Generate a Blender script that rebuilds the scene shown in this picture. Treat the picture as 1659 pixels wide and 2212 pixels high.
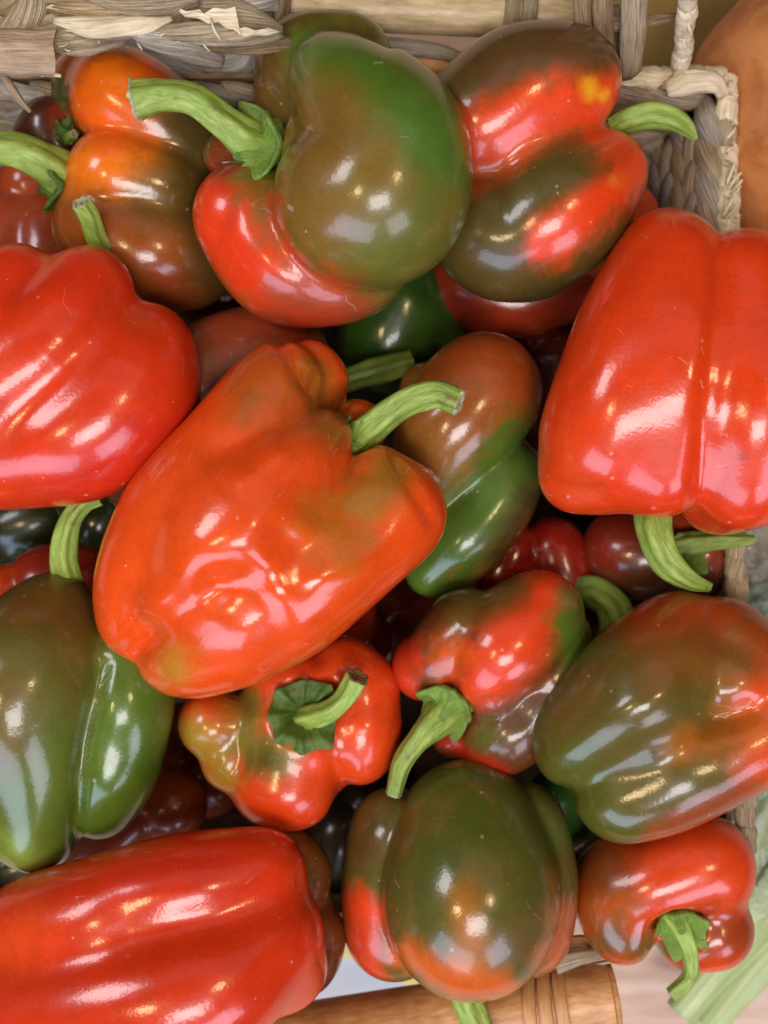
import bpy, bmesh, math, random
import numpy as np
from mathutils import Vector, Matrix

random.seed(7)
rng = np.random.default_rng(7)
for o in list(bpy.data.objects):
    bpy.data.objects.remove(o)
sc = bpy.context.scene
C = sc.collection

# ------------------------------------------------------------------ units
# one unit "u" = S metres.  A point is written (x, y, h): where it stands over the
# table as seen from straight above at its own height h (u above the focus plane).
S = 1.447e-4
DP = 2488.0
CX, CY = 829.5, 1106.0
def at(x, y, h):
    f = (DP - h) / DP
    return Vector(((x - CX) * f * S, (CY - y) * f * S, h * S))
def sc_at(h):
    return S * (DP - h) / DP

# ------------------------------------------------------------------ camera
cam = bpy.data.cameras.new("camera")
camo = bpy.data.objects.new("camera", cam)
C.objects.link(camo)
camo.location = (0, 0, DP * S)
camo.rotation_euler = (0, 0, 0)
cam.sensor_fit = 'VERTICAL'
cam.sensor_height = 36
cam.lens = 18 * DP / 1106.0
cam.clip_start = 0.01
cam.clip_end = 50
cam.dof.use_dof = True
cam.dof.focus_distance = (DP - 90) * S
cam.dof.aperture_fstop = 7.5
sc.camera = camo

# ------------------------------------------------------------------ world and lamps (a covered market stall)
w = bpy.data.worlds.new("World")
sc.world = w
w.use_nodes = True
bg = w.node_tree.nodes["Background"]
bg.inputs[0].default_value = (1.0, 0.97, 0.93, 1)
bg.inputs[1].default_value = 0.02
sc.view_settings.view_transform = 'Standard'
sc.view_settings.look = 'None'
sc.view_settings.exposure = 0.06
sc.view_settings.gamma = 1.0

def area(name, loc, size, power, color, target=(0, 0, 0), shape='RECTANGLE'):
    L = bpy.data.lights.new(name, 'AREA')
    L.shape = shape
    L.size = size[0]
    L.size_y = size[1]
    L.energy = power
    L.color = color
    o = bpy.data.objects.new(name, L)
    C.objects.link(o)
    o.location = loc
    d = Vector(target) - Vector(loc)
    o.rotation_euler = d.to_track_quat('-Z', 'Y').to_euler()
    return o
COOL = (0.60, 0.76, 1.0)
LILAC = (0.80, 0.78, 1.0)
WARM = (1.0, 0.74, 0.40)
area("canopy_opening", (0.35, 1.05, 1.70), (2.2, 1.1), 2.4, (1.0, 0.96, 0.92))
area("shop_front_window", (-0.70, -1.50, 1.15), (1.50, 0.90), 25, COOL)
area("shop_front_window", (0.85, -1.40, 1.20), (0.80, 0.80), 13, LILAC)
area("skylight", (0.10, -0.62, 1.62), (0.66, 0.44), 14.0, (0.98, 0.96, 0.96))
area("side_window", (-1.15, 0.55, 1.35), (0.55, 0.45), 9, (0.97, 0.97, 1.0))
area("ceiling_lamp", (-0.62, -0.20, 1.60), (0.26, 0.20), 4.0, WARM, shape='ELLIPSE')
area("ceiling_lamp", (0.62, 0.05, 1.62), (0.26, 0.20), 4.0, WARM, shape='ELLIPSE')

# ------------------------------------------------------------------ helpers
def lin(hx):
    hx = hx.lstrip('#')
    v = [int(hx[i:i + 2], 16) / 255 for i in (0, 2, 4)]
    return tuple(c / 12.92 if c <= .04045 else ((c + .055) / 1.055) ** 2.4 for c in v)
def link(o, parent=None):
    C.objects.link(o)
    if parent is not None:
        o.parent = parent
        o.matrix_parent_inverse = Matrix.Translation(parent_world(parent)).inverted()
    return o
def parent_world(p):
    v = Vector(p.location)
    # parents are only ever translated and their own parents have been accounted for
    return WORLD.get(p.name, v)
WORLD = {}
def empty(name, loc, label=None, cat=None, group=None):
    o = bpy.data.objects.new(name, None)
    o.empty_display_size = 0.01
    C.objects.link(o)
    o.location = loc
    WORLD[o.name] = Vector(loc)
    tag(o, label, cat, group)
    return o
def tag(o, label=None, cat=None, group=None, kind=None):
    if label: o['label'] = label
    if cat: o['category'] = cat
    if group: o['group'] = group
    if kind: o['kind'] = kind
    return o
def put(name, verts, faces, mat, parent=None, uvs=None, cols=None, smooth=True, origin=None):
    """one mesh object; verts in world metres, origin moved to its own middle"""
    V = np.asarray(verts, dtype=np.float64)
    if origin is None:
        origin = V.mean(axis=0)
    origin = np.asarray(origin, dtype=np.float64)
    me = bpy.data.meshes.new(name)
    me.from_pydata((V - origin).tolist(), [], [tuple(int(i) for i in f) for f in faces])
    fin(me, mat, uvs, cols, smooth)
    o = bpy.data.objects.new(name, me)
    return seat(o, origin, parent)
def seat(o, origin, parent):
    C.objects.link(o)
    WORLD[o.name] = Vector(origin)
    if parent is not None:
        o.parent = parent
        o.location = Vector(origin) - WORLD[parent.name]
    else:
        o.location = origin
    return o
def fin(me, mat, uvs=None, cols=None, smooth=True):
    if uvs is not None:
        U = np.asarray(uvs, dtype=np.float32)
        idx = np.empty(len(me.loops), dtype=np.int32)
        me.loops.foreach_get("vertex_index", idx)
        lay = me.uv_layers.new(name="UVMap")
        lay.data.foreach_set("uv", U[idx].ravel())
    if cols is not None:
        a = me.color_attributes.new("ripeness", 'FLOAT_COLOR', 'POINT')
        Cc = np.ones((len(me.vertices), 4), dtype=np.float32)
        Cc[:, :3] = cols
        a.data.foreach_set("color", Cc.ravel())
    me.polygons.foreach_set("use_smooth", [smooth] * len(me.polygons))
    if mat is not None:
        me.materials.append(mat)
    me.update()

# ------------------------------------------------------------------ materials
def new_mat(name):
    m = bpy.data.materials.new(name)
    m.use_nodes = True
    nt = m.node_tree
    b = nt.nodes["Principled BSDF"]
    return m, nt, b
def N(nt, t, **kw):
    n = nt.nodes.new(t)
    for k, v in kw.items():
        setattr(n, k, v)
    return n
def ramp(nt, stops):
    r = N(nt, 'ShaderNodeValToRGB')
    e = r.color_ramp.elements
    while len(e) < len(stops):
        e.new(0.5)
    for i, (p, c) in enumerate(stops):
        e[i].position = p
        e[i].color = (*c, 1) if len(c) == 3 else c
    return r
def noise(nt, vec, scale, detail=4, rough=.55, dist=0):
    n = N(nt, 'ShaderNodeTexNoise')
    n.inputs['Scale'].default_value = scale
    n.inputs['Detail'].default_value = detail
    n.inputs['Roughness'].default_value = rough
    n.inputs['Distortion'].default_value = dist
    if vec is not None:
        nt.links.new(vec, n.inputs['Vector'])
    return n
def mixc(nt, mode, fac, a, b):
    m = N(nt, 'ShaderNodeMix', data_type='RGBA', blend_type=mode)
    for sock, v in ((m.inputs[0], fac), (m.inputs[6], a), (m.inputs[7], b)):
        if hasattr(v, 'is_linked') or hasattr(v, 'links'):
            nt.links.new(v, sock)
        elif isinstance(v, (int, float)):
            sock.default_value = v
        else:
            sock.default_value = (*v, 1)
    return m.outputs[2]
def bump(nt, b, sig, strength, dist, prev=None):
    n = N(nt, 'ShaderNodeBump')
    n.inputs['Strength'].default_value = strength
    n.inputs['Distance'].default_value = dist
    nt.links.new(sig, n.inputs['Height'])
    if prev is not None:
        nt.links.new(prev.outputs[0], n.inputs['Normal'])
    nt.links.new(n.outputs[0], b.inputs['Normal'])
    return n

def skin_material(name, rough=.2, wrinkle=.35):
    m, nt, b = new_mat(name)
    col = N(nt, 'ShaderNodeAttribute', attribute_name='ripeness')
    tc = N(nt, 'ShaderNodeTexCoord')
    geo = N(nt, 'ShaderNodeNewGeometry')
    pos = geo.outputs['Position']
    n1 = noise(nt, pos, 95, 5, .6)
    r1 = ramp(nt, [(.3, (.78, .78, .78)), (.7, (1.15, 1.15, 1.15))])
    nt.links.new(n1.outputs[0], r1.inputs[0])
    c1 = mixc(nt, 'MULTIPLY', .55, col.outputs['Color'], r1.outputs[0])
    n2 = noise(nt, pos, 900, 3, .6)
    r2 = ramp(nt, [(.35, (.88, .86, .84)), (.65, (1.06, 1.07, 1.08))])
    nt.links.new(n2.outputs[0], r2.inputs[0])
    c2 = mixc(nt, 'MULTIPLY', .6, c1, r2.outputs[0])
    # pale dust specks and little scars
    v = N(nt, 'ShaderNodeTexVoronoi')
    v.inputs['Scale'].default_value = 190
    nt.links.new(pos, v.inputs['Vector'])
    n3 = noise(nt, pos, 30, 2)
    sp = N(nt, 'ShaderNodeMath', operation='LESS_THAN')
    nt.links.new(v.outputs['Distance'], sp.inputs[0])
    thr = N(nt, 'ShaderNodeMath', operation='MULTIPLY_ADD')
    nt.links.new(n3.outputs[0], thr.inputs[0])
    thr.inputs[1].default_value = .42
    thr.inputs[2].default_value = -.155
    nt.links.new(thr.outputs[0], sp.inputs[1])
    rnd = N(nt, 'ShaderNodeMath', operation='GREATER_THAN')
    sepc = N(nt, 'ShaderNodeSeparateColor')
    nt.links.new(v.outputs['Color'], sepc.inputs[0])
    nt.links.new(sepc.outputs[0], rnd.inputs[0])
    rnd.inputs[1].default_value = .6
    spm = N(nt, 'ShaderNodeMath', operation='MULTIPLY')
    nt.links.new(sp.outputs[0], spm.inputs[0])
    nt.links.new(rnd.outputs[0], spm.inputs[1])
    spm2 = N(nt, 'ShaderNodeMath', operation='MULTIPLY')
    nt.links.new(spm.outputs[0], spm2.inputs[0])
    spm2.inputs[1].default_value = .28
    c3 = mixc(nt, 'MIX', spm2.outputs[0], c2, (.62, .52, .42))
    # hair-thin pale scuffs
    n4 = noise(nt, pos, 26, 2, .4, 1.2)
    d4 = N(nt, 'ShaderNodeMath', operation='SUBTRACT'); nt.links.new(n4.outputs[0], d4.inputs[0]); d4.inputs[1].default_value = .5
    a4 = N(nt, 'ShaderNodeMath', operation='ABSOLUTE'); nt.links.new(d4.outputs[0], a4.inputs[0])
    l4 = N(nt, 'ShaderNodeMath', operation='LESS_THAN'); nt.links.new(a4.outputs[0], l4.inputs[0]); l4.inputs[1].default_value = .0022
    n5 = noise(nt, pos, 105, 2, .5)
    g5 = N(nt, 'ShaderNodeMath', operation='GREATER_THAN'); nt.links.new(n5.outputs[0], g5.inputs[0]); g5.inputs[1].default_value = .63
    s5 = N(nt, 'ShaderNodeMath', operation='MULTIPLY'); nt.links.new(l4.outputs[0], s5.inputs[0]); nt.links.new(g5.outputs[0], s5.inputs[1])
    s6 = N(nt, 'ShaderNodeMath', operation='MULTIPLY'); nt.links.new(s5.outputs[0], s6.inputs[0]); s6.inputs[1].default_value = .2
    c3 = mixc(nt, 'MIX', s6.outputs[0], c3, (.60, .50, .38))
    nt.links.new(c3, b.inputs['Base Color'])
    # gloss
    nr = noise(nt, pos, 42, 5, .65)
    rr = N(nt, 'ShaderNodeMapRange')
    nt.links.new(nr.outputs[0], rr.inputs[0])
    rr.inputs[1].default_value = .3
    rr.inputs[2].default_value = .7
    rr.inputs[3].default_value = rough * .75
    rr.inputs[4].default_value = rough * 1.7
    nt.links.new(rr.outputs[0], b.inputs['Roughness'])
    b.inputs['IOR'].default_value = 1.46
    b.inputs['Specular IOR Level'].default_value = .42
    b.inputs['Coat Weight'].default_value = .5
    b.inputs['Coat Roughness'].default_value = .11
    b.inputs['Subsurface Weight'].default_value = .0
    nb = noise(nt, pos, 60, 2, .4, .3)
    b1 = bump(nt, b, nb.outputs[0], wrinkle, .0011)
    nb2 = noise(nt, pos, 900, 2, .5)
    b2 = bump(nt, b, nb2.outputs[0], .09, .0004, b1)
    nt.links.new(b2.outputs[0], b.inputs['Coat Normal'])
    return m
M_SKIN = skin_material('pepper_skin', .23, .035)
M_SKIN_SMOOTH = skin_material('pepper_skin_taut', .21, .025)
M_SKIN_WRINKLED = skin_material('pepper_skin_wrinkled', .19, .07)

def fibre_material(name, stops, su, sv, rough=.6, bstr=.6, bdist=.0006, blotch=.5, spec=.4, scar=0.0):
    """long fibres running along u of the UV map"""
    m, nt, b = new_mat(name)
    uv = N(nt, 'ShaderNodeUVMap')
    mp = N(nt, 'ShaderNodeMapping')
    mp.inputs['Scale'].default_value = (su, sv, 1)
    nt.links.new(uv.outputs[0], mp.inputs[0])
    oi = N(nt, 'ShaderNodeObjectInfo')
    add = N(nt, 'ShaderNodeVectorMath', operation='ADD')
    comb = N(nt, 'ShaderNodeCombineXYZ')
    mul = N(nt, 'ShaderNodeMath', operation='MULTIPLY')
    nt.links.new(oi.outputs['Random'], mul.inputs[0])
    mul.inputs[1].default_value = 37.0
    nt.links.new(mul.outputs[0], comb.inputs[2])
    nt.links.new(mp.outputs[0], add.inputs[0])
    nt.links.new(comb.outputs[0], add.inputs[1])
    n1 = noise(nt, add.outputs[0], 1.0, 6, .65, .3)
    r1 = ramp(nt, stops)
    nt.links.new(n1.outputs[0], r1.inputs[0])
    geo = N(nt, 'ShaderNodeNewGeometry')
    n2 = noise(nt, geo.outputs['Position'], 70, 3)
    r2 = ramp(nt, [(.3, (.62, .58, .55)), (.7, (1.12, 1.12, 1.12))])
    nt.links.new(n2.outputs[0], r2.inputs[0])
    c = mixc(nt, 'MULTIPLY', blotch, r1.outputs[0], r2.outputs[0])
    rv = ramp(nt, [(0, (.90, .88, .86)), (1, (1.14, 1.12, 1.1))])
    nt.links.new(oi.outputs['Random'], rv.inputs[0])
    c = mixc(nt, 'MULTIPLY', .8, c, rv.outputs[0])
    if scar:
        n6 = noise(nt, geo.outputs['Position'], 190, 3, .6)
        r6 = ramp(nt, [(.60, (0, 0, 0)), (.70, (1, 1, 1))])
        nt.links.new(n6.outputs[0], r6.inputs[0])
        m6 = N(nt, 'ShaderNodeMath', operation='MULTIPLY')
        nt.links.new(r6.outputs[0], m6.inputs[0])
        m6.inputs[1].default_value = scar
        c = mixc(nt, 'MIX', m6.outputs[0], c, lin('6b5a32'))
    nt.links.new(c, b.inputs['Base Color'])
    b.inputs['Roughness'].default_value = rough
    b.inputs['Specular IOR Level'].default_value = spec
    bump(nt, b, n1.outputs[0], bstr, bdist)
    return m
M_STEM = fibre_material('stem_green', [(.25, lin('66802a')), (.5, lin('8ca644')), (.75, lin('b4c66a'))],
                        3.0, 9, .42, .6, .0012, .45, .5, .55)
M_STEM_DARK = fibre_material('stem_olive', [(.25, lin('4f6020')), (.5, lin('6f8636')), (.8, lin('8fa552'))],
                             3.0, 9, .5, .5, .001, .5, .4, .55)
M_CALYX = fibre_material('calyx_green', [(.25, lin('5a7826')), (.5, lin('7a9a3a')), (.8, lin('a2bc64'))],
                         5.0, 10, .42, .7, .0011, .6, .5, .4)
M_CALYX_DARK = fibre_material('calyx_dark', [(.25, lin('3c5518')), (.5, lin('587628')), (.8, lin('7c9a48'))],
                              5.0, 10, .35, .6, .001, .6, .55, .35)
M_CUT = fibre_material('stem_cut', [(.3, lin('a8a46c')), (.5, lin('d2cda0')), (.75, lin('ece8cc'))],
                       9, 9, .8, .9, .001, .6, .2)
M_CUT_BROWN = fibre_material('stem_cut_dry', [(.3, lin('6a4a2c')), (.5, lin('9a7a52')), (.75, lin('c8a888'))],
                             9, 9, .85, .9, .001, .6, .2)
M_GRASS = fibre_material('seagrass', [(.3, lin('86705a')), (.48, lin('c0a886')), (.66, lin('e4d6bc'))],
                         1.4, 26, .5, 1.0, .0016, .4, .4)
M_GRASS_GREY = fibre_material('seagrass_grey', [(.28, lin('7c7066')), (.48, lin('b6aa9a')), (.66, lin('ded4c6'))],
                              1.4, 24, .55, 1.0, .0016, .4, .35)
M_GRASS_DARK = fibre_material('seagrass_brown', [(.28, lin('6c5440')), (.48, lin('a48662')), (.66, lin('ccae88'))],
                              1.4, 24, .55, 1.0, .0016, .4, .35)
M_RIM = fibre_material('seagrass_rim', [(.28, lin('b49e7e')), (.5, lin('dccbac')), (.72, lin('efe5d0'))],
                       2.0, 10, .55, .7, .0008, .5, .4)
M_CANE = fibre_material('cane', [(.25, lin('a88c64')), (.5, lin('cdb792')), (.75, lin('e2d2b4'))],
                        2.2, 14, .35, .35, .0005, .7, .5)
M_CANE_ORANGE = fibre_material('cane_amber', [(.25, lin('a0683a')), (.5, lin('c08a56')), (.75, lin('d6a878'))],
                               2.2, 14, .4, .5, .0006, .6, .5)
M_WOOD = fibre_material('raw_wood', [(.25, lin('8d745c')), (.5, lin('b39a80')), (.75, lin('c9b49a'))],
                        2.0, 18, .75, .9, .001, .6, .25)
M_STRAW = fibre_material('pale_straw', [(.25, lin('b8a684')), (.5, lin('ddcfb0')), (.75, lin('eee4cc'))],
                         2, 6, .6, .6, .0006, .4, .35)

# ------------------------------------------------------------------ sweeps (stems, strands, cane)
def catmull(P, n):
    P = np.asarray(P, dtype=np.float64)
    if len(P) == 2:
        t = np.linspace(0, 1, n + 1)[:, None]
        return P[0] * (1 - t) + P[1] * t
    Q = np.vstack([2 * P[0] - P[1], P, 2 * P[-1] - P[-2]])
    out = []
    for i in range(1, len(Q) - 2):
        for k in range(n):
            t = k / n
            a, b, c, d = Q[i - 1], Q[i], Q[i + 1], Q[i + 2]
            out.append(.5 * ((2 * b) + (c - a) * t + (2 * a - 5 * b + 4 * c - d) * t * t + (3 * b - a - 3 * c + d) * t ** 3))
    out.append(P[-1])
    return np.array(out)
def sweep(nodes, n=5, sides=16, ribs=0, ribamp=.1, flat=1.0, up=(0, 0, 1), twist=0.0, cap=True, jit=0.0, seed=0, vscale=1.0, world=False):
    """tube along nodes (x,y,h,r); returns verts, faces, uvs, frames"""
    K = catmull(nodes, n)
    if world:
        P = K[:, :3]
        R = K[:, 3]
    else:
        P = np.array([at(*k[:3]) for k in K])
        R = np.array([max(k[3], .5) * sc_at(k[2]) for k in K])
    T = np.gradient(P, axis=0)
    T /= np.linalg.norm(T, axis=1)[:, None] + 1e-12
    upv = np.array(up, dtype=float)
    rg = np.random.default_rng(seed)
    ph = rg.uniform(0, 6.28, 4)
    V, U, F = [], [], []
    L = 0
    fr = []
    for i in range(len(P)):
        if i:
            L += np.linalg.norm(P[i] - P[i - 1])
        side = np.cross(T[i], upv)
        if np.linalg.norm(side) < 1e-3:
            side = np.cross(T[i], np.array([0, 1, 0.]))
        side /= np.linalg.norm(side)
        nor = np.cross(side, T[i])
        fr.append((P[i], T[i], side, nor, R[i]))
        s = i / (len(P) - 1)
        for j in range(sides):
            a = 2 * math.pi * j / sides
            aa = a + twist * s
            rr = R[i] * (1 + ribamp * math.cos(ribs * aa + ph[0]) if ribs else R[i] * 0 + 1)
            if jit:
                rr *= 1 + jit * (math.sin(3 * aa + 9 * s + ph[1]) * .5 + math.sin(2 * aa - 14 * s + ph[2]) * .5)
            V.append(P[i] + side * math.cos(aa) * rr + nor * math.sin(aa) * rr * flat)
            U.append((L / .02 * 1.0, 1.0 - abs(2 * j / sides - 1) * 1.0 + (.0 if j * 2 < sides else .13)))
    m = len(P)
    for i in range(m - 1):
        for j in range(sides):
            k = (j + 1) % sides
            F.append((i * sides + j, i * sides + k, (i + 1) * sides + k, (i + 1) * sides + j))
    if cap:
        V.append(P[0]); U.append((0, .5))
        V.append(P[-1]); U.append((L / .02, .5))
        a, b = len(V) - 2, len(V) - 1
        for j in range(sides):
            k = (j + 1) % sides
            F.append((a, k, j))
            F.append((b, (m - 1) * sides + j, (m - 1) * sides + k))
    return V, F, U, fr
def strand(name, nodes, mat, parent, **kw):
    V, F, U, fr = sweep(nodes, **kw)
    return put(name, V, F, mat, parent, uvs=U)

# ------------------------------------------------------------------ peppers
_ico = {}
def icosphere(k):
    if k not in _ico:
        bm = bmesh.new()
        bmesh.ops.create_icosphere(bm, subdivisions=k, radius=1)
        V = np.array([v.co[:] for v in bm.verts])
        bm.verts.index_update()
        F = np.array([[v.index for v in f.verts] for f in bm.faces], dtype=np.int32)
        bm.free()
        V /= np.linalg.norm(V, axis=1)[:, None]
        _ico[k] = (V, F)
    return _ico[k]
def smin(a, b, k):
    h = np.maximum(k - np.abs(a - b), 0) / k
    return np.minimum(a, b) - h * h * k * .25
def poly_dist(px, py, pts):
    pts = np.asarray(pts, dtype=np.float64)
    if len(pts) == 1:
        return np.hypot(px - pts[0][0], py - pts[0][1])
    d = None
    for (ax, ay), (bx, by) in zip(pts[:-1], pts[1:]):
        vx, vy = bx - ax, by - ay
        t = np.clip(((px - ax) * vx + (py - ay) * vy) / (vx * vx + vy * vy + 1e-9), 0, 1)
        q = np.hypot(px - ax - t * vx, py - ay - t * vy)
        d = q if d is None else np.minimum(d, q)
    return d
def wob(p, f, ph):
    return (np.sin(p[:, 0] * f + ph) * np.cos(p[:, 1] * f * 1.13 + ph * 1.7) + np.sin(p[:, 1] * f * .9 + p[:, 2] * f * 1.2 + ph * 2.3)
            + np.sin((p[:, 0] + p[:, 2]) * f * .77 - ph)) / 3

class Pepper:
    def __init__(self, lobes, k=25, cav=None, dents=(), wobble=2.0, seed=1):
        self.k = k * S
        self.segs = []
        self.seed = seed
        self.wob = wobble
        allp = []
        for L in lobes:
            if len(L) == 1:
                q = at(*L[0][:3]); r = L[0][3] * sc_at(L[0][2])
                g = [(np.array(q), np.array(q) + 1e-7, r, r)]
                allp.append((np.array(q), r))
            else:
                K = catmull(L, 7)
                W = [(np.array(at(*n[:3])), n[3] * sc_at(n[2])) for n in K]
                g = [(a[0], b[0], a[1], b[1]) for a, b in zip(W[:-1], W[1:])]
                allp += W
            self.segs.append(g)
        P = np.array([p for p, r in allp]); R = np.array([r for p, r in allp])
        lo = (P - R[:, None]).min(0); hi = (P + R[:, None]).max(0)
        self.c = (lo + hi) / 2
        self.rad = np.linalg.norm(hi - lo) / 2 * 1.05
        # hidden underside: a core that fills the middle
        core = self.c.copy(); core[2] = P[:, 2].mean() - .25 * R.mean()
        self.cav = None
        if cav:
            self.cav = (np.array(at(*cav[:3])), cav[3] * sc_at(cav[2]))
        self.dents = dents
        wr = R.mean()
        self.segs.append([(core, core + 1e-7, wr * 1.02, wr * 1.02)])
        self.c = core
    def sdf(self, p):
        d = None
        for g in self.segs:
            dl = None
            for a, b, ra, rb in g:
                ab = b - a
                L2 = float(ab @ ab) + 1e-18
                pa = p - a
                t = np.clip((pa @ ab) / L2, 0, 1)
                q = pa - t[:, None] * ab
                e = np.sqrt(np.einsum('ij,ij->i', q, q)) - (ra + t * (rb - ra))
                dl = e if dl is None else smin(dl, e, 10 * S)
            d = dl if d is None else smin(d, dl, self.k)
        if self.cav:
            e = self.cav[1] - np.linalg.norm(p - self.cav[0], axis=1)
            d = -smin(-d, -e, 30 * S)
        u = p / S
        d = d - self.wob * S * (wob(u, .016, self.seed) + .3 * wob(u, .03, self.seed * 1.9))
        if self.dents:
            f = DP / (DP - u[:, 2])
            px = CX + u[:, 0] * f; py = CY - u[:, 1] * f
            top = np.clip((u[:, 2] - self.c[2] / S + 20) / 60, 0, 1)
            for pts, wd, amp in self.dents:
                q = poly_dist(px, py, pts) / wd
                d = d - amp * S * np.exp(-q * q) * top
        return d
    def mesh(self, sub):
        D, F = icosphere(sub)
        n = len(D)
        t = np.full(n, self.rad * 1.6)
        act = np.arange(n)
        for it in range(60):
            d = self.sdf(self.c + D[act] * t[act, None])
            t[act] -= d * .8
            act = act[np.abs(d) > .012 * S]
            if len(act) == 0:
                break
        t = np.clip(t, 10 * S, None)
        return self.c + D * t[:, None], F
    def snap(self, p, off, it=10):
        p = np.array(p, dtype=np.float64)
        e = 2 * S
        for _ in range(it):
            d = self.sdf(p)
            g = np.stack([self.sdf(p + np.eye(3)[i] * e) - d for i in range(3)], 1)
            g /= np.linalg.norm(g, axis=1)[:, None] + 1e-12
            p -= g * (d - off)[:, None] * .8
        return p

def waves(u, f, seed):
    g = np.random.default_rng(int(seed) + 900)
    o = 0
    for _ in range(9):
        d = g.normal(size=3); d /= np.linalg.norm(d)
        o = o + np.sin(u @ d * f * g.uniform(.6, 1.5) + g.uniform(0, 6.28))
    return o / 3.0
def paint(V, base, strokes, seed):
    u = V / S
    f = DP / (DP - u[:, 2])
    px = CX + u[:, 0] * f; py = CY - u[:, 1] * f
    wx = 9 * wob(u, .035, seed * 1.3) + 4 * wob(u, .1, seed * 2.1)
    wy = 9 * wob(u, .032, seed * 2.7) + 4 * wob(u, .11, seed * .6)
    px = px + wx; py = py + wy
    fl = .17 * waves(u, .10, seed) + .12 * waves(u, .34, seed + 50)
    col = np.tile(np.array(lin(base)), (len(V), 1))
    for st in strokes:
        pts, r, hx = st[:3]
        a = st[3] if len(st) > 3 else 1.0
        soft = st[4] + .15 if len(st) > 4 else .75
        q = poly_dist(px, py, pts) / r + fl
        m = np.clip((1 + soft - q) / (2 * soft), 0, 1)
        m = (m * m * (3 - 2 * m) * a)[:, None]
        col = col * (1 - m) + np.array(lin(hx)) * m
    return np.clip(col, 0, 1)

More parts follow.
